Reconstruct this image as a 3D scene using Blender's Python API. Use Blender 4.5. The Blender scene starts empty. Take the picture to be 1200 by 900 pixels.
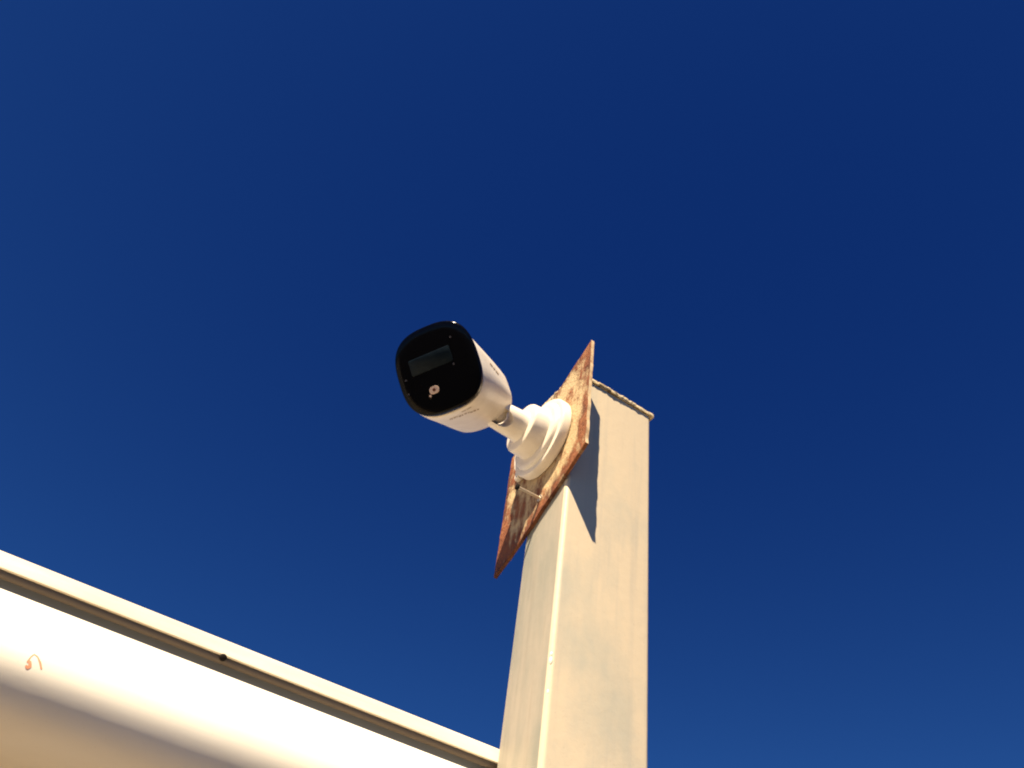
import bpy, bmesh, math, random
from mathutils import Vector, Matrix, Quaternion, noise

# ------------------------------------------------------------------ camera, sky, sun, exposure
sc = bpy.context.scene
C = sc.collection
EYE = 1.55                                   # eye height above the yard
XV = Vector((0.8263, 0.4666, 0.3154)); YV = Vector((-0.5506, 0.5517, 0.6265)); ZV = Vector((0.1183, -0.6914, 0.7127))
M = Matrix((XV, YV, ZV))                     # view axes (right, down, forward) -> world (X along gutter, Y away, Z up)
cd = bpy.data.cameras.new('camera'); cam = bpy.data.objects.new('camera', cd); C.objects.link(cam)
R = Matrix((M.col[0], -M.col[1], -M.col[2])).transposed()
cam.matrix_world = Matrix.Translation((0, 0, EYE)) @ R.to_4x4()
cd.sensor_width = 36; cd.lens = 30; cd.clip_start = 0.01; cd.clip_end = 2000
sc.camera = cam

SUN = Vector((0.410, 0.346, -0.844)).normalized()      # the way the light travels
elev = math.asin(-SUN.z); az = math.atan2(-SUN.x, -SUN.y)
w = bpy.data.worlds.new('World'); sc.world = w; w.use_nodes = True
nt = w.node_tree; bg = nt.nodes['Background']
sky = nt.nodes.new('ShaderNodeTexSky'); sky.sky_type = 'NISHITA'; sky.sun_disc = False
sky.sun_elevation = elev; sky.sun_rotation = az
sky.altitude = 7600; sky.air_density = 1.0; sky.dust_density = 0.3; sky.ozone_density = 10.0
def vmath(op, src, vec):                      # deep clear-sky grade, the same for the whole sky
    n = nt.nodes.new('ShaderNodeVectorMath'); n.operation = op
    nt.links.new(src, n.inputs[0]); n.inputs[1].default_value = vec; return n.outputs[0]
g_ = vmath('MULTIPLY', vmath('MAXIMUM', vmath('SUBTRACT', sky.outputs[0], (0.138, 0.226, 0.0)), (0, 0, 0)), (0.608, 0.98, 0.95))
nt.links.new(g_, bg.inputs[0])
bg.inputs[1].default_value = 0.05
sd = bpy.data.lights.new('sun', 'SUN'); sd.energy = 5.0; sd.angle = math.radians(0.53); sd.color = (1, 0.83, 0.60)
so = bpy.data.objects.new('sun', sd); C.objects.link(so)
so.rotation_euler = SUN.to_track_quat('-Z', 'Y').to_euler(); so.location = (-4, -4, 9)
vs = sc.view_settings; vs.view_transform = 'Standard'; vs.look = 'None'; vs.gamma = 1; vs.use_curve_mapping = False
vs.exposure = 1.5
sc.cycles.pixel_filter_type = 'BLACKMAN_HARRIS'; sc.cycles.filter_width = 2.0

# ------------------------------------------------------------------ helpers
def mat(name, base, rough=0.5, spec=0.5, coat=0.0):
    m = bpy.data.materials.new(name); m.use_nodes = True
    b = m.node_tree.nodes['Principled BSDF']
    b.inputs['Base Color'].default_value = (*base, 1); b.inputs['Roughness'].default_value = rough
    b.inputs['Specular IOR Level'].default_value = spec; b.inputs['Coat Weight'].default_value = coat
    return m, m.node_tree, b
def N(t, kind, **kw):
    n = t.nodes.new('ShaderNode' + kind)
    for k, v in kw.items():
        if k in n.inputs: n.inputs[k].default_value = v
        else: setattr(n, k, v)
    return n
def ramp(t, src, stops):
    r = N(t, 'ValToRGB'); e = r.color_ramp.elements
    while len(e) < len(stops): e.new(0.5)
    for el, (p, c) in zip(e, stops):
        el.position = p; el.color = (*c, 1) if len(c) == 3 else c
    t.links.new(src, r.inputs[0]); return r.outputs[0]
def mixc(t, fac, a, b, mode='MIX'):
    n = N(t, 'Mix', data_type='RGBA', blend_type=mode)
    for i, v in ((6, a), (7, b)):
        if isinstance(v, tuple): n.inputs[i].default_value = (*v, 1)
        else: t.links.new(v, n.inputs[i])
    if isinstance(fac, (int, float)): n.inputs[0].default_value = fac
    else: t.links.new(fac, n.inputs[0])
    return n.outputs[2]
def coords(t, scale=(1, 1, 1), kind='Object'):
    tc = N(t, 'TexCoord'); mp = N(t, 'Mapping'); mp.inputs['Scale'].default_value = scale
    t.links.new(tc.outputs[kind], mp.inputs[0]); return mp.outputs[0]
def noise_tex(t, vec, scale, detail=4, rough=0.55):
    n = N(t, 'TexNoise'); n.inputs['Scale'].default_value = scale; n.inputs['Detail'].default_value = detail
    n.inputs['Roughness'].default_value = rough; t.links.new(vec, n.inputs['Vector']); return n.outputs['Fac']
def bump(t, b, h, strength, dist):
    n = N(t, 'Bump'); n.inputs['Strength'].default_value = strength; n.inputs['Distance'].default_value = dist
    t.links.new(h, n.inputs['Height']); t.links.new(n.outputs[0], b.inputs['Normal'])

def link(name, bm, m, parent=None, smooth=None):
    me = bpy.data.meshes.new(name)
    bmesh.ops.recalc_face_normals(bm, faces=bm.faces)
    bm.to_mesh(me); bm.free()
    o = bpy.data.objects.new(name, me); C.objects.link(o)
    if m: me.materials.append(m)
    if smooth is not None:
        me.polygons.foreach_set('use_smooth', [True] * len(me.polygons))
        me.set_sharp_from_angle(angle=math.radians(smooth))
    if parent:
        o.parent = parent; o.matrix_parent_inverse = parent.matrix_world.inverted()
    return o
def thing(name, label, cat, loc):
    o = bpy.data.objects.new(name, None); C.objects.link(o); o.location = loc; o.empty_display_size = 0.05
    o.matrix_world = Matrix.Translation(loc)
    o['label'] = label; o['category'] = cat
    return o
def loft(bm, rings, cap0=True, cap1=True, close=True):
    vs_ = [[bm.verts.new(p) for p in r] for r in rings]
    n = len(rings[0])
    for a, b in zip(vs_, vs_[1:]):
        for i in range(n if close else n - 1):
            j = (i + 1) % n
            bm.faces.new((a[i], a[j], b[j], b[i]))
    if cap0: bm.faces.new(vs_[0][::-1])
    if cap1: bm.faces.new(vs_[-1])
    return vs_
def lathe(bm, org, axis, prof, seg=64, cap0=True, cap1=True):
    axis = axis.normalized(); a = axis.orthogonal().normalized(); b = axis.cross(a)
    rings = []
    for h, r in prof:
        rings.append([org + axis * h + (a * math.cos(2 * math.pi * k / seg) + b * math.sin(2 * math.pi * k / seg)) * r for k in range(seg)])
    return loft(bm, rings, cap0, cap1)
def sphere(bm, c, r, sx=(1, 1, 1), u=24, v=14):
    res = bmesh.ops.create_uvsphere(bm, u_segments=u, v_segments=v, radius=r)
    for vt in res['verts']: vt.co = Vector((vt.co.x * sx[0], vt.co.y * sx[1], vt.co.z * sx[2])) + c
def box(bm, lo, hi):
    r = bmesh.ops.create_cube(bm, size=1)
    for v in r['verts']:
        v.co = Vector([(lo[i] + hi[i]) / 2 + v.co[i] * (hi[i] - lo[i]) for i in range(3)])
def V(x, y, z): return Vector((x, y, z + EYE))
def cam2w(p): return M @ Vector(p) + Vector((0, 0, EYE))

# ------------------------------------------------------------------ materials
# cream paint of the post, greyed with dirt and rain runs
m_post, t, b = mat('cream_post_paint', (0.5, 0.44, 0.36), 0.34, 0.5)
v1 = noise_tex(t, coords(t, (16, 16, 9)), 1.0, 5, 0.6)
v2 = noise_tex(t, coords(t, (70, 70, 4)), 1.0, 4, 0.6)
v3 = noise_tex(t, coords(t), 420, 3, 0.6)
c1 = mixc(t, ramp(t, v1, [(0.42, (0, 0, 0)), (0.68, (1, 1, 1))]), (0.62, 0.52, 0.365), (0.47, 0.435, 0.335))
c2 = mixc(t, ramp(t, v2, [(0.52, (0, 0, 0)), (0.8, (0.5, 0.5, 0.5))]), c1, (0.40, 0.375, 0.31))
c3 = mixc(t, ramp(t, v3, [(0.63, (0, 0, 0)), (0.75, (0.35, 0.35, 0.35))]), c2, (0.33, 0.27, 0.19))
t.links.new(c3, b.inputs['Base Color'])
t.links.new(ramp(t, v1, [(0.3, (0.30,) * 3), (0.75, (0.5,) * 3)]), b.inputs['Roughness'])
bump(t, b, noise_tex(t, coords(t), 90, 5, 0.6), 0.12, 0.002)

def post_left_paint():  # darker, greyer, streaked paint for the left face
    m, t, b = mat('cream_post_paint_left', (0.42, 0.38, 0.31), 0.5, 0.3)
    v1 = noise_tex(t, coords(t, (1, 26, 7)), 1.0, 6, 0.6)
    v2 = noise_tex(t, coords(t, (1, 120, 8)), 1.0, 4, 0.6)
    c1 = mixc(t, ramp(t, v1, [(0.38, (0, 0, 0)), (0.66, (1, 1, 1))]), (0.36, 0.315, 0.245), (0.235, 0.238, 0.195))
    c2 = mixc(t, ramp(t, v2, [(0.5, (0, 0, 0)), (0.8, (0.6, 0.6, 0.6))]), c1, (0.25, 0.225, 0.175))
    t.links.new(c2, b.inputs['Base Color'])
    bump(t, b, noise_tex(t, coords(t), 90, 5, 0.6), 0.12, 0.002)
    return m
m_post_left = post_left_paint()
m_drip, t, b = mat('glossy_paint_drip', (0.80, 0.74, 0.60), 0.3, 0.6)
# crumbly cap
m_cap, t, b = mat('weathered_cap', (0.42, 0.34, 0.22), 0.85, 0.2)
v1 = noise_tex(t, coords(t), 120, 6, 0.65)
t.links.new(ramp(t, v1, [(0.32, (0.10, 0.06, 0.03)), (0.46, (0.44, 0.34, 0.19)), (0.7, (0.62, 0.54, 0.38))]), b.inputs['Base Color'])
bump(t, b, v1, 0.8, 0.004)

# rusty steel sheet
m_rust, t, b = mat('rusted_painted_steel', (0.4, 0.25, 0.14), 0.7, 0.3)
g = coords(t)
v1 = noise_tex(t, coords(t, (1, 34, 9)), 2.4, 8, 0.68)
v2 = noise_tex(t, g, 38, 6, 0.68)
v3 = noise_tex(t, g, 260, 4, 0.6)
paint = mixc(t, v3, (0.54, 0.39, 0.21), (0.42, 0.31, 0.17))
rust = ramp(t, v2, [(0.30, (0.035, 0.012, 0.008)), (0.46, (0.105, 0.032, 0.014)), (0.60, (0.22, 0.075, 0.028)), (0.75, (0.34, 0.16, 0.065))])
addn = N(t, 'Math', operation='ADD'); t.links.new(v1, addn.inputs[0]); t.links.new(v2, addn.inputs[1])
at = N(t, 'Attribute', attribute_name='edge'); ad2 = N(t, 'Math', operation='MULTIPLY_ADD'); ad2.inputs[1].default_value = 0.30
t.links.new(at.outputs['Fac'], ad2.inputs[0]); t.links.new(addn.outputs[0], ad2.inputs[2])
mr = N(t, 'MapRange'); mr.inputs[1].default_value = 0.97; mr.inputs[2].default_value = 1.17
t.links.new(ad2.outputs[0], mr.inputs[0])
t.links.new(mixc(t, mr.outputs[0], paint, rust), b.inputs['Base Color'])
pit = N(t, 'Math', operation='MULTIPLY_ADD'); pit.inputs[1].default_value = 0.6
t.links.new(v3, pit.inputs[0]); t.links.new(ad2.outputs[0], pit.inputs[2])
bump(t, b, pit.outputs[0], 0.7, 0.003)

m_raw, t, b = mat('worn_sheet_edge', (0.56, 0.42, 0.24), 0.6, 0.4)
v1 = noise_tex(t, coords(t), 90, 5, 0.7)
t.links.new(ramp(t, v1, [(0.3, (0.25, 0.10, 0.04)), (0.5, (0.56, 0.40, 0.22)), (0.75, (0.66, 0.54, 0.36))]), b.inputs['Base Color'])

# white plastic of the camera
m_white, t, b = mat('white_plastic', (0.74, 0.70, 0.63), 0.38, 0.45)
v1 = noise_tex(t, coords(t), 60, 5, 0.6)
v2 = noise_tex(t, coords(t), 500, 3, 0.6)
c1 = mixc(t, ramp(t, v1, [(0.45, (0, 0, 0)), (0.8, (0.6, 0.6, 0.6))]), (0.75, 0.68, 0.57), (0.60, 0.52, 0.40))
c2 = mixc(t, ramp(t, v2, [(0.64, (0, 0, 0)), (0.74, (0.4, 0.4, 0.4))]), c1, (0.42, 0.35, 0.26))
t.links.new(c2, b.inputs['Base Color']); bump(t, b, v2, 0.05, 0.001)
m_joint, t, b = mat('grey_ball_plastic', (0.50, 0.44, 0.36), 0.4)
m_black, t, b = mat('black_gloss', (0.0015, 0.0015, 0.0025), 0.13, 0.09)
v1 = noise_tex(t, coords(t), 300, 4, 0.6)
t.links.new(ramp(t, v1, [(0.4, (0.10,) * 3), (0.75, (0.26,) * 3)]), b.inputs['Roughness'])
m_bezel, t, b = mat('black_bezel', (0.006, 0.006, 0.008), 0.4, 0.4)
m_win, t, b = mat('smoked_window', (0.020, 0.030, 0.034), 0.35, 0.1)
v1 = noise_tex(t, coords(t), 130, 4, 0.6)
t.links.new(ramp(t, v1, [(0.3, (0.001, 0.004, 0.008)), (0.7, (0.006, 0.012, 0.016))]), b.inputs['Base Color'])
m_led, t, b = mat('sensor_ring', (0.55, 0.40, 0.31), 0.35)
m_glow, t, b = mat('sensor_lens', (0.12, 0.035, 0.015), 0.2)
m_ir, t, b = mat('dim_infrared_led', (0.05, 0.045, 0.05), 0.3)
m_print, t, b = mat('faded_brown_print', (0.33, 0.25, 0.16), 0.6)

# gutter paint
m_gut, t, b = mat('white_gutter_paint', (0.80, 0.74, 0.62), 0.42, 0.4)
v1 = noise_tex(t, coords(t, (3, 14, 14)), 1.0, 5, 0.6)
v2 = noise_tex(t, coords(t), 700, 3, 0.6)
c1 = mixc(t, ramp(t, v1, [(0.4, (0, 0, 0)), (0.75, (0.7, 0.7, 0.7))]), (0.80, 0.74, 0.62), (0.68, 0.60, 0.46))
c2 = mixc(t, ramp(t, v2, [(0.66, (0, 0, 0)), (0.76, (0.25, 0.25, 0.25))]), c1, (0.4, 0.32, 0.22))
t.links.new(c2, b.inputs['Base Color']); bump(t, b, noise_tex(t, coords(t, (1, 3, 3)), 12, 3, 0.5), 0.08, 0.004)
m_lip, t, b = mat('cream_lip_paint', (0.56, 0.48, 0.35), 0.45, 0.4)
v1 = noise_tex(t, coords(t, (6, 60, 60)), 1.0, 6, 0.65)
t.links.new(ramp(t, v1, [(0.35, (0.70, 0.62, 0.48)), (0.7, (0.56, 0.48, 0.35))]), b.inputs['Base Color'])
m_channel_shade, t, b = mat('shade_grey_channel', (0.20, 0.215, 0.25), 0.7, 0.2)  # shade of the recess put into the colour
m_lip_shade, t, b = mat('lip_shade_brown', (0.13, 0.105, 0.085), 0.8, 0.2)  # dark brown painted in as the shaded underside of the lip
m_red, t, b = mat('faded_red_marker', (0.66, 0.27, 0.14), 0.6)
m_steel, t, b = mat('zinc_screw', (0.55, 0.47, 0.36), 0.35); b.inputs['Metallic'].default_value = 0.6
m_dark, t, b = mat('dark_screw_head', (0.012, 0.009, 0.008), 0.8, 0.1)

# yard and house
m_yard, t, b = mat('dark_asphalt_yard', (0.03, 0.03, 0.03), 0.95, 0.2)
v1 = noise_tex(t, coords(t), 3, 8, 0.65)
t.links.new(ramp(t, v1, [(0.3, (0.012, 0.012, 0.014)), (0.7, (0.026, 0.026, 0.026))]), b.inputs['Base Color'])
bump(t, b, noise_tex(t, coords(t), 40, 6, 0.6), 0.5, 0.02)
m_wall, t, b = mat('cream_wall_render', (0.70, 0.60, 0.43), 0.9, 0.2)
v1 = noise_tex(t, coords(t), 2.5, 8, 0.65)
t.links.new(ramp(t, v1, [(0.3, (0.64, 0.53, 0.37)), (0.7, (0.74, 0.64, 0.47))]), b.inputs['Base Color'])
bump(t, b, noise_tex(t, coords(t), 150, 6, 0.6), 0.4, 0.004)
m_bounce, t, b = mat('pale_bounce_concrete', (0.5, 0.43, 0.33), 0.9, 0.2)  # for the added slab that reflects sun upward
v1 = noise_tex(t, coords(t), 4, 8, 0.65)
t.links.new(ramp(t, v1, [(0.3, (0.50, 0.39, 0.24)), (0.7, (0.60, 0.48, 0.31))]), b.inputs['Base Color'])
m_roof, t, b = mat('grey_roof_sheet', (0.32, 0.31, 0.30), 0.5)

# ------------------------------------------------------------------ ground and house
bm = bmesh.new()
s = 600; vsq = [bm.verts.new((x, y, 0)) for x, y in ((-s, -s), (s, -s), (s, s), (-s, s))]; bm.faces.new(vsq)
o = link('ground', bm, m_yard); o['kind'] = 'structure'

bm = bmesh.new(); box(bm, (-6.0, 0.10, -0.05), (4.0, 0.7105, 0.06))  # added slab out of view, bounces sunlight onto the undersides
bmesh.ops.bevel(bm, geom=bm.edges[:], offset=0.008, segments=2, affect='EDGES')
o = link('bounce_slab', bm, m_bounce); o['kind'] = 'structure'

X0, Y0 = 0.3868, 0.5996                      # front corner of the post
X1, Y1 = 0.5030, 0.6734
house = thing('house', 'low cream rendered house wall and flat roof behind the gutter', 'house', Vector((-2, 0.9, 0)))
bm = bmesh.new(); box(bm, (-6.0, 0.712, 0.0), (4.0, 4.5, EYE + 0.20)); link('wall', bm, m_wall, house)
bm = bmesh.new(); box(bm, (-6.1, 0.716, EYE + 0.203), (4.1, 4.6, EYE + 0.235)); link('roof', bm, m_roof, house)

# ------------------------------------------------------------------ gutter: profile in (y, z) swept along x
GX0, GX1 = -2.6, X0 - 0.0006
def spline(pts, per=8):
    out = []
    P = [Vector((a, b_, 0)) for a, b_ in pts]
    for i in range(len(P) - 1):
        p0 = P[max(i - 1, 0)]; p1 = P[i]; p2 = P[i + 1]; p3 = P[min(i + 2, len(P) - 1)]
        for k in range(per):
            u = k / per
            q = 0.5 * ((2 * p1) + (p2 - p0) * u + (2 * p0 - 5 * p1 + 4 * p2 - p3) * u * u + (3 * p1 - p0 - 3 * p2 + p3) * u ** 3)
            out.append((q.x, q.y))
    out.append(pts[-1]); return out
gut = thing('roof_gutter', 'white rounded sheet metal gutter with raised lip, running into the post', 'gutter', Vector((-1, 0.69, EYE + 0.2)))
def sweep(name, prof, m, xs=None, parent=gut, smooth=40, wob=0.0):
    bm = bmesh.new()
    xs = xs or [GX0 + (GX1 - GX0) * k / 60 for k in range(61)]
    rings = []
    for x in xs:
        w_ = wob * noise.noise(Vector((x * 3, 1.7, 0)))
        rings.append([V(x, y + w_, z + w_ * 0.7) for y, z in prof])
    loft(bm, rings)
    return link(name, bm, m, parent, smooth)
tn = lambda e: math.tan(math.radians(e))
# body: sharp top edge, face leaning to the sky, broad roll, underside running back to the wall
face = spline([(0.6722, 0.6722 * tn(23.62)), (0.6600, 0.2780), (0.6475, 0.2620), (0.6395, 0.2465), (0.6398, 0.2290), (0.6495, 0.2100), (0.6720, 0.1925), (0.7000, 0.1810)], 8)
body_prof = face + [(0.7100, 0.1800), (0.7100, 0.2900), (0.6780, 0.2935)]
span = lambda a, c: [a + (c - a) * k / 60 for k in range(61)]
sweep('body', body_prof, m_gut, xs=span(GX0, GX1), smooth=35, wob=0.0012)
sweep('body', body_prof, m_gut, xs=span(X1 + 0.0006, 2.4), smooth=35, wob=0.0012)
# lip: folded bead above the channel, passing behind the post
zt = 0.6790 * tn(25.5); zb = 0.6752 * tn(24.62)
sweep('channel_strip', [(0.6905, 0.2890), (0.6905, zb + 0.004), (0.7085, zb + 0.004), (0.7085, 0.2890)], m_channel_shade, xs=span(GX0, 2.4))
lip = [(0.6758, zb)] + spline([(0.6750, zb + 0.0004), (0.6750, zb + 0.0014), (0.6772, zb + 0.0090), (0.6790, zt - 0.0006), (0.6805, zt)], 4) + [(0.7080, zt + 0.002), (0.7080, zb + 0.0062), (0.6900, zb + 0.0058), (0.6840, zb + 0.0010)]
sweep('lip_shade_strip', spline([(0.6772, zb - 0.0002), (0.6775, zb - 0.0026), (0.6795, zb - 0.0044), (0.6830, zb - 0.0040), (0.6850, zb - 0.0004)], 3), m_lip_shade, xs=span(GX0, 2.4), wob=0.0)  # added dark strip standing in for shade under the lip
sweep('lip', lip, m_lip, xs=span(GX0, 2.4), smooth=38, wob=0.0)
# small screw under the lip
bm = bmesh.new(); lathe(bm, V(0.1262, 0.6830, zb + 0.0006), Vector((0, -1, -0.3)), [(0, 0.0014), (0.0080, 0.0014), (0.0081, 0.0030), (0.0096, 0.0028), (0.0104, 0.0010)], 16)
link('screw', bm, m_dark, gut, 40)
# red marker scribble lying on the face of the body
def on_body(px, py):
    r = M @ Vector(((px - 600) / 1000, (py - 450) / 1000, 1))
    e = r.z / r.y
    for (ya, za), (yb, zb_) in zip(face, face[1:]):
        if (za - e * ya) * (zb_ - e * yb) <= 0:
            f = (za - e * ya) / ((za - e * ya) - (zb_ - e * yb))
            y = ya + (yb - ya) * f; z = za + (zb_ - za) * f
            nrm = Vector((0, -(za - zb_), (ya - yb))).normalized() if True else None
            if nrm.y > 0: nrm = -nrm
            return Vector((r.x * y / r.y, y, z + EYE)), nrm
pts = [(30, 780), (32, 783), (35, 781), (35, 776), (32, 776), (36, 770), (40, 767), (44, 770), (47, 777), (49, 787)]
wid = [2.0, 3.4, 3.4, 3.0, 2.0, 1.0, 0.9, 1.2, 2.2, 1.6]
bm = bmesh.new(); prev = None
dp = []
for (p0, p1), (w0, w1) in zip(zip(pts, pts[1:]), zip(wid, wid[1:])):
    for k in range(4):
        f = k / 4; dp.append((p0[0] + (p1[0] - p0[0]) * f, p0[1] + (p1[1] - p0[1]) * f, w0 + (w1 - w0) * f))
for i, (px, py, wd) in enumerate(dp):
    qx, qy, _ = dp[min(i + 1, len(dp) - 1)]; ox, oy, _ = dp[max(i - 1, 0)]
    tx, ty = qx - ox, qy - oy; L = math.hypot(tx, ty) or 1
    cur = []; wv = Vector((0, 1, 0.7))
    for sg in (-1, 1):
        c, nr = on_body(px - ty / L * wd * 0.6 * sg, py + tx / L * wd * 0.6 * sg)
        cur.append(bm.verts.new(c + nr * 0.0002 + wv * (0.0012 * noise.noise(Vector((c.x * 3, 1.7, 0))))))
    if prev: bm.faces.new((prev[0], prev[1], cur[1], cur[0]))
    prev = cur
link('red_marking', bm, m_red, gut)
# ------------------------------------------------------------------ post
post = thing('square_post', 'cream painted steel box post with a crumbly cap, shaded by the rusty plate', 'post', Vector(((X0 + X1) / 2, (Y0 + Y1) / 2, 0)))
TOPF, TOPB = 0.7565, 0.7515                  # height of the sawn top at the front and at the back
def top_z(y): return TOPF + (TOPB - TOPF) * (y - Y0) / (Y1 - Y0)
def rrect(x0, y0, x1, y1, r, n=8):
    out = []
    for cx, cy, a0 in ((x0 + r, y0 + r, 180), (x1 - r, y0 + r, 270), (x1 - r, y1 - r, 0), (x0 + r, y1 - r, 90)):
        for k in range(n + 1):
            a = math.radians(a0 + 90 * k / n); out.append((cx + r * math.cos(a), cy + r * math.sin(a)))
    return out
outer = rrect(X0, Y0, X1, Y1, 0.0056); inner = rrect(X0 + 0.004, Y0 + 0.004, X1 - 0.004, Y1 - 0.004, 0.003)
bm = bmesh.new()
zs = [-EYE + 0.062, -1.0, -0.4, 0.0, 0.15, 0.3, 0.4, 0.5, 0.6, 0.7]
rings = [[V(x, y, z) for x, y in outer] for z in zs]
rings.append([V(x, y, top_z(y)) for x, y in outer])
rings.append([V(x, y, top_z(y)) for x, y in inner])
rings.append([V(x, y, 0.3) for x, y in inner])
loft(bm, rings, True, True)
tube = link('tube', bm, m_post, post, 30); tube.data.materials.append(m_post_left)
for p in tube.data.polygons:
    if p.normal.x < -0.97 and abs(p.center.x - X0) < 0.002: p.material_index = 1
# cap: crumbly slab lying on the sawn top, uneven overhang
bm = bmesh.new()
co = rrect(X0 - 0.0005, Y0 - 0.0022, X1 + 0.0026, Y1 + 0.002, 0.003, 3)
dense = []
for (ax, ay), (bx, by) in zip(co, co[1:] + co[:1]):
    k = max(1, int(math.hypot(bx - ax, by - ay) / 0.0016))
    dense += [(ax + (bx - ax) * i / k, ay + (by - ay) * i / k) for i in range(k)]
ccx, ccy = (X0 + X1) / 2, (Y0 + Y1) / 2
rings = []
for lev, (h, grow) in enumerate(((0.0003, 0.0), (0.0022, 0.0007), (0.0046, 0.0006), (0.0062, -0.0008))):
    ring = []
    for x, y in dense:
        d = Vector((x - ccx, y - ccy, 0)).normalized()
        j = 0.0016 * noise.noise(Vector((x * 170, y * 170, lev * 0.5))) + 0.0011 * noise.noise(Vector((x * 520, y * 520, lev * 1.1)))
        jz = 0.0013 * noise.noise(Vector((x * 120, y * 120, 9.0))) * (lev > 1) + 0.0006 * noise.noise(Vector((x * 480, y * 480, 3 + lev))) * (lev > 0)
        xx = x + d.x * (grow + j); yy = y + d.y * (grow + j)
        ring.append(V(xx, yy, top_z(yy) + h + jz))
    rings.append(ring)
loft(bm, rings)
link('cap', bm, m_cap, post, 50)
# paint drips on the front corner
for z, r, k in ((0.3872, 0.0016, 1.8), (0.3806, 0.0019, 2.4), (0.3510, 0.0014, 2.0)):
    bm = bmesh.new(); sphere(bm, V(X0 + 0.0023, Y0 + 0.0023, z), r, (1, 1, k), 14, 10); link('paint_drip', bm, m_drip, post, 80)

# ------------------------------------------------------------------ rusty plate on the left face of the post
plate = thing('mounting_plate', 'thin rusty steel plate with slanted edges fixed to the side of the post', 'plate', Vector((X0, 0.64, EYE + 0.52)))
PT = (0.5669, 0.7886); PR = (0.5636, 0.6168); PB = (0.7175, 0.5200); PL = (0.7183, 0.6952)
TH = 0.0042; XP = X0 - 0.0006                # back of the sheet
NU, NV = 46, 46
def plate_pt(u, v):                          # u from the front edge to the back one, v from the bottom edge to the top one
    y = (PR[0] * (1 - v) + PT[0] * v) * (1 - u) + (PB[0] * (1 - v) + PL[0] * v) * u
    z = (PR[1] * (1 - v) + PT[1] * v) * (1 - u) + (PB[1] * (1 - v) + PL[1] * v) * u
    e = min(u, 1 - u, v, 1 - v)
    k = max(0, 1 - e * 14)
    y += 0.0012 * k * noise.noise(Vector((y * 60, z * 60, 2))) + 0.0007 * k * noise.noise(Vector((y * 240, z * 240, 5)))
    z += 0.0014 * k * noise.noise(Vector((y * 60, z * 60, 7))) + 0.0007 * k * noise.noise(Vector((y * 240, z * 240, 8)))
    # corner clipped a little at the front bottom
    return y, z
def plate_x(u, v):                           # the free back part is slightly buckled
    return -0.0022 * max(0, u - 0.45) ** 2 * 4 + 0.0008 * noise.noise(Vector((u * 3, v * 3, 1)))* max(0, u - 0.45)
bm = bmesh.new(); lay = bm.verts.layers.float.new('edge')
gr = {}
for side in (0, 1):
    for i in range(NU + 1):
        for j in range(NV + 1):
            u, v = i / NU, j / NV
            y, z = plate_pt(u, v)
            vt = bm.verts.new(V(XP - side * TH + plate_x(u, v), y, z))
            e = min(u, 1 - u, v, 1 - v)
            vt[lay] = max(0, 1 - e * 7) * 0.55 + max(0, (u - v) * 0.35)
            gr[side, i, j] = vt
for side in (0, 1):
    for i in range(NU):
        for j in range(NV):
            q = (gr[side, i, j], gr[side, i + 1, j], gr[side, i + 1, j + 1], gr[side, i, j + 1])
            bm.faces.new(q if side == 0 else q[::-1])
rim = [(i, 0) for i in range(NU)] + [(NU, j) for j in range(NV)] + [(i, NV) for i in range(NU, 0, -1)] + [(0, j) for j in range(NV, 0, -1)]
for a, b_ in zip(rim, rim[1:] + rim[:1]):
    f = bm.faces.new((gr[0, a[0], a[1]], gr[1, a[0], a[1]], gr[1, b_[0], b_[1]], gr[0, b_[0], b_[1]])); f.material_index = 1 if (a[0] == 0 and b_[0] == 0) else 0
o = link('sheet', bm, m_rust, plate, 40); o.data.materials.append(m_raw)
# loose screw standing out of the plate
def at_x(px, py, xv):
    r = M @ Vector(((px - 600) / 1000, (py - 450) / 1000, 1)); return r * (xv / r.x) + Vector((0, 0, EYE))
sp = at_x(633, 584, XP - TH)
scr_dir = Vector((-1, 0.02, 0.0))
bm = bmesh.new(); lathe(bm, sp + Vector((0.001, 0, 0)), scr_dir, [(0, 0.0045), (0.0022, 0.0042), (0.0023, 0.0017), (0.030, 0.0017)], 16)
scr = link('screw', bm, m_steel, plate, 40)
bm = bmesh.new(); lathe(bm, sp + scr_dir * 0.029, scr_dir, [(0, 0.0036), (0.0022, 0.0036), (0.0032, 0.0020)], 16); link('head', bm, m_dark, scr, 40)

# ------------------------------------------------------------------ security camera
CY, CZ = 0.6440, 0.6740
cctv = thing('security_camera', 'white bullet security camera with a black glossy front on a round wall mount', 'camera', V(XP - TH, CY, CZ))
bx = XP - TH - 0.0004
org = V(bx, CY, CZ); ax = Vector((-1, 0, 0))
bm = bmesh.new()
lathe(bm, org, ax, [(0, 0.0500), (0.0015, 0.0512), (0.0095, 0.0512), (0.0118, 0.0498), (0.0124, 0.0470), (0.0124, 0.0440), (0.0150, 0.0430), (0.0168, 0.0410), (0.0172, 0.0380)], 96)
base = link('mount_base', bm, m_white, cctv, 35)
bm = bmesh.new()                              # cable notch on the rim of the base
box(bm, (bx - 0.0085, CY + 0.040, CZ - 0.034 + EYE), (bx - 0.0012, CY + 0.0505, CZ - 0.020 + EYE))
bmesh.ops.bevel(bm, geom=bm.edges[:], offset=0.0018, segments=3, affect='EDGES')
link('cable_port', bm, m_white, base, 50)
bm = bmesh.new()
lathe(bm, org, ax, [(0.0150, 0.0325), (0.0340, 0.0312), (0.0360, 0.0300), (0.0368, 0.0280), (0.0370, 0.0190)], 80)
link('mount_collar', bm, m_white, cctv, 35)
bm = bmesh.new()
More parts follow.
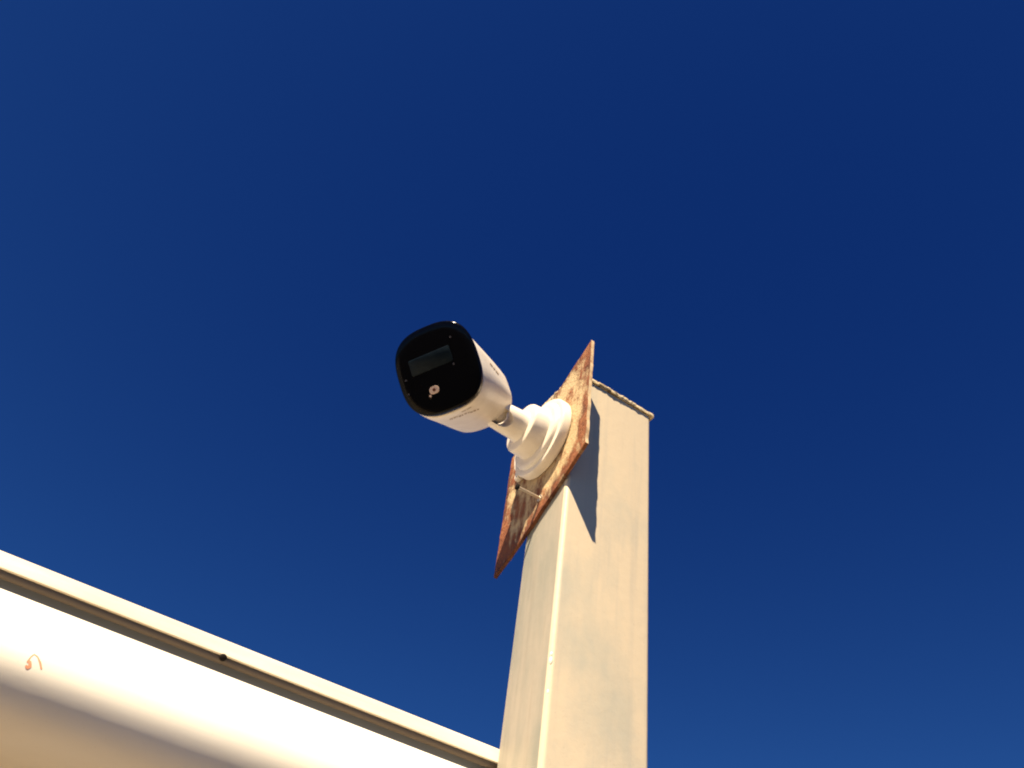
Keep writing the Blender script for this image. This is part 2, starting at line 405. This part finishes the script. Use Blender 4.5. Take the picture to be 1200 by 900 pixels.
lathe(bm, org, ax, [(0.0360, 0.0205), (0.0390, 0.0190), (0.0460, 0.0182), (0.0820, 0.0164), (0.0836, 0.0154), (0.0842, 0.0130)], 64)
arm = link('arm', bm, m_white, cctv, None)
# slot that makes the arm end a fork
pv = Vector((0, -0.72, 0.69)).normalized(); sv = ax.cross(pv).normalized()
bm = bmesh.new(); hw = 0.0102; cs = []
for k in range(13):
    a = math.radians(90 + 180 * k / 12); cs.append((0.0650 + hw * math.cos(a), hw * math.sin(a)))
cs += [(0.10, -hw), (0.10, hw)]
loft(bm, [[org + ax * h_ + pv * q + sv * e for h_, q in cs] for e in (-0.03, 0.03)])
cut = link('slot', bm, None)
md = arm.modifiers.new('slot', 'BOOLEAN'); md.object = cut; md.operation = 'DIFFERENCE'; md.solver = 'EXACT'
bpy.context.view_layer.update()
me = bpy.data.meshes.new_from_object(arm.evaluated_get(bpy.context.evaluated_depsgraph_get()))
arm.modifiers.clear(); arm.data = me; bpy.data.objects.remove(cut)
me.polygons.foreach_set('use_smooth', [True] * len(me.polygons)); me.set_sharp_from_angle(angle=math.radians(35))
ball = org + ax * 0.0700
bm = bmesh.new(); sphere(bm, ball, 0.0112, (1, 1, 1), 32, 20); link('ball_joint', bm, m_joint, cctv, 80)

# body: rounded square sections along the line it looks along
FD = 0.885                                    # distance of the front along the view axis
LEN = 0.128
fc = Vector(((512.1 - 600) / 1000 * FD, (430.2 - 450) / 1000 * FD, FD))
bdir = Vector((0.266, 0.244, 0.932)).normalized()
U = Vector((45.4, -19.7, 0)); W_ = Vector((16.0, 50.5, 0))
U.z = -(U.x * bdir.x + U.y * bdir.y) / bdir.z; W_.z = -(W_.x * bdir.x + W_.y * bdir.y) / bdir.z
U.normalize(); W_.normalize(); mid = (U + W_).normalized(); dif = (U - W_).normalized()
U = (mid + dif).normalized(); W_ = (mid - dif).normalized()
AU, AW = 0.0450, 0.0490
def sec(d, su, sw, p=2.8, n=96, ou=0, ow=0, round_low=False):
    c = fc + bdir * d
    out = []
    for k in range(n):
        a = 2 * math.pi * k / n
        ca, sa = math.cos(a), math.sin(a)
        q = p if sa < 0 else (min(p, 2.2) if ca > 0 else min(p, 2.7))      # rounder below
        if not round_low: q = p
        r = (abs(ca) ** q + abs(sa) ** q) ** (-1 / q)
        out.append(cam2w(c + U * (su * r * ca + ou) + W_ * (sw * r * sa + ow)))
    return out
bm = bmesh.new()
rings = [sec(0.0105, AU - 0.004, AW - 0.004)]
# rear section: nearly as wide as the front but the roof slopes down to it
rr = bdir * LEN + fc; tgt = Vector(((564 - 600) / 1000 * rr.z, (475 - 450) / 1000 * rr.z, rr.z)) - rr
OW = tgt.dot(W_) ; OU = tgt.dot(U)
KU, KW = 0.89, 0.62
for d, g_, p in ((0.0105, -0.0030, 2.8), (0.0112, -0.0016, 2.8), (0.0130, -0.0012, 2.8), (0.030, -0.0010, 2.9), (0.060, -0.0004, 3.4), (0.090, 0.0, 4.2), (0.115, 0.0, 5.2), (LEN - 0.0016, -0.0004, 6.0), (LEN - 0.0005, -0.0010, 6.0), (LEN, -0.0026, 5.0), (LEN + 0.0003, -0.010, 3)):
    k = min(1.0, max(0.0, d - 0.012) / (LEN - 0.014))
    rings.append(sec(d, AU * (1 + (KU - 1) * k) + g_, AW * (1 + (KW - 1) * k) + g_, p, ou=OU * k, ow=OW * k + 0.0016 * (1 - k), round_low=d > 0.03))
loft(bm, rings)
body = link('body', bm, m_white, cctv, 40)
bm = bmesh.new()
rings = [sec(0.012, AU - 0.0014, AW - 0.0014)]
for d, g_ in ((0.0060, -0.0004), (0.0025, -0.0002), (0.0008, -0.0008), (0.0000, -0.0020), (-0.0002, -0.010), (-0.0004, -0.020), (-0.0005, -0.032)):
    rings.append(sec(d, AU + g_, AW + g_))
loft(bm, rings)
front = link('front_panel', bm, m_black, cctv, 50)
def fpt(s_, t_, d): return cam2w(fc + bdir * d + U * (s_ * AU) + W_ * (t_ * AW))
def rslab(name, s0, t0, hs_, ht, rad, d0, d1, m, parent):
    cs = rrect(-hs_, -ht, hs_, ht, rad, 5)
    bm = bmesh.new()
    loft(bm, [[fpt(s0 + a, t0 + b_, d0) for a, b_ in cs], [fpt(s0 + a, t0 + b_, d1 + 0.0002) for a, b_ in cs], [fpt(s0 + a * 0.98, t0 + b_ * 0.97, d1) for a, b_ in cs]])
    return link(name, bm, m, parent, 40)
rslab('lens_window', -0.10, -0.18, 0.52, 0.185, 0.03, -0.0005, -0.0012, m_win, front)
led = rslab('light_sensor', -0.215, 0.46, 0.120, 0.085, 0.08, 0.0005, -0.0014, m_led, front)
rslab('sensor_lens', -0.215, 0.46, 0.035, 0.032, 0.028, 0.0, -0.0020, m_glow, front)
rslab('status_light', -0.345, 0.555, 0.03, 0.03, 0.028, 0.0, -0.0012, m_led, front)
for s_, t_ in ((-0.80, 0.02), (-0.83, 0.34), (0.40, 0.08), (0.52, -0.52)):
    rslab('infrared_led', s_, t_, 0.022, 0.022, 0.021, 0.0005, -0.0010, m_ir, front)
# neck from the back of the body to the ball
bk = cam2w(fc + bdir * (LEN - 0.012) + U * (OU + 0.004) + W_ * (OW + 0.004))
bm = bmesh.new(); dv = ball - bk
lathe(bm, bk, dv, [(0, 0.0100), (dv.length * 0.45, 0.0098), (dv.length, 0.0096)], 32)
link('neck', bm, m_white, cctv, 60)
# worn print on the underside and flank of the body, laid on the surface
from mathutils.bvhtree import BVHTree
bvh = BVHTree.FromPolygons([v.co.copy() for v in body.data.vertices], [tuple(p.vertices) for p in body.data.polygons])
def on_shell(px, py):
    d = (M @ Vector(((px - 600) / 1000, (py - 450) / 1000, 1))).normalized()
    hit = bvh.ray_cast(Vector((0, 0, EYE)), d)
    return hit[0] + hit[1] * (0.0003 if hit[1].dot(d) < 0 else -0.0003) if hit[0] else None
def print_marks(name, marks):
    bm = bmesh.new()
    for x0, y0, x1, y1, wd in marks:
        L = math.hypot(x1 - x0, y1 - y0); nx, ny = -(y1 - y0) / L * wd / 2, (x1 - x0) / L * wd / 2
        q = [on_shell(*p) for p in ((x0 + nx, y0 + ny), (x1 + nx, y1 + ny), (x1 - nx, y1 - ny), (x0 - nx, y0 - ny))]
        if all(q): bm.faces.new([bm.verts.new(p) for p in q])
    link(name, bm, m_print, body)
rng = random.Random(4)
marks = []
x = 527.0
while x < 559:
    w_ = rng.uniform(1.0, 3.2); y = 491.5 - (x - 527) * 0.36 + rng.uniform(-0.4, 0.4)
    marks.append((x, y, x + w_, y - w_ * 0.36, rng.uniform(0.8, 1.8))); x += w_ + rng.uniform(0.5, 1.4)
marks += [(541, 482.6, 546, 480.2, 0.8), (547, 479.6, 552, 477.0, 0.8)]
print_marks('printed_text', marks)
print_marks('printed_text', [(574, 425.5, 577, 429.5, 1.2), (577.8, 430.5, 580, 433.4, 1.1), (580.8, 434.4, 584, 438.6, 1.2)])
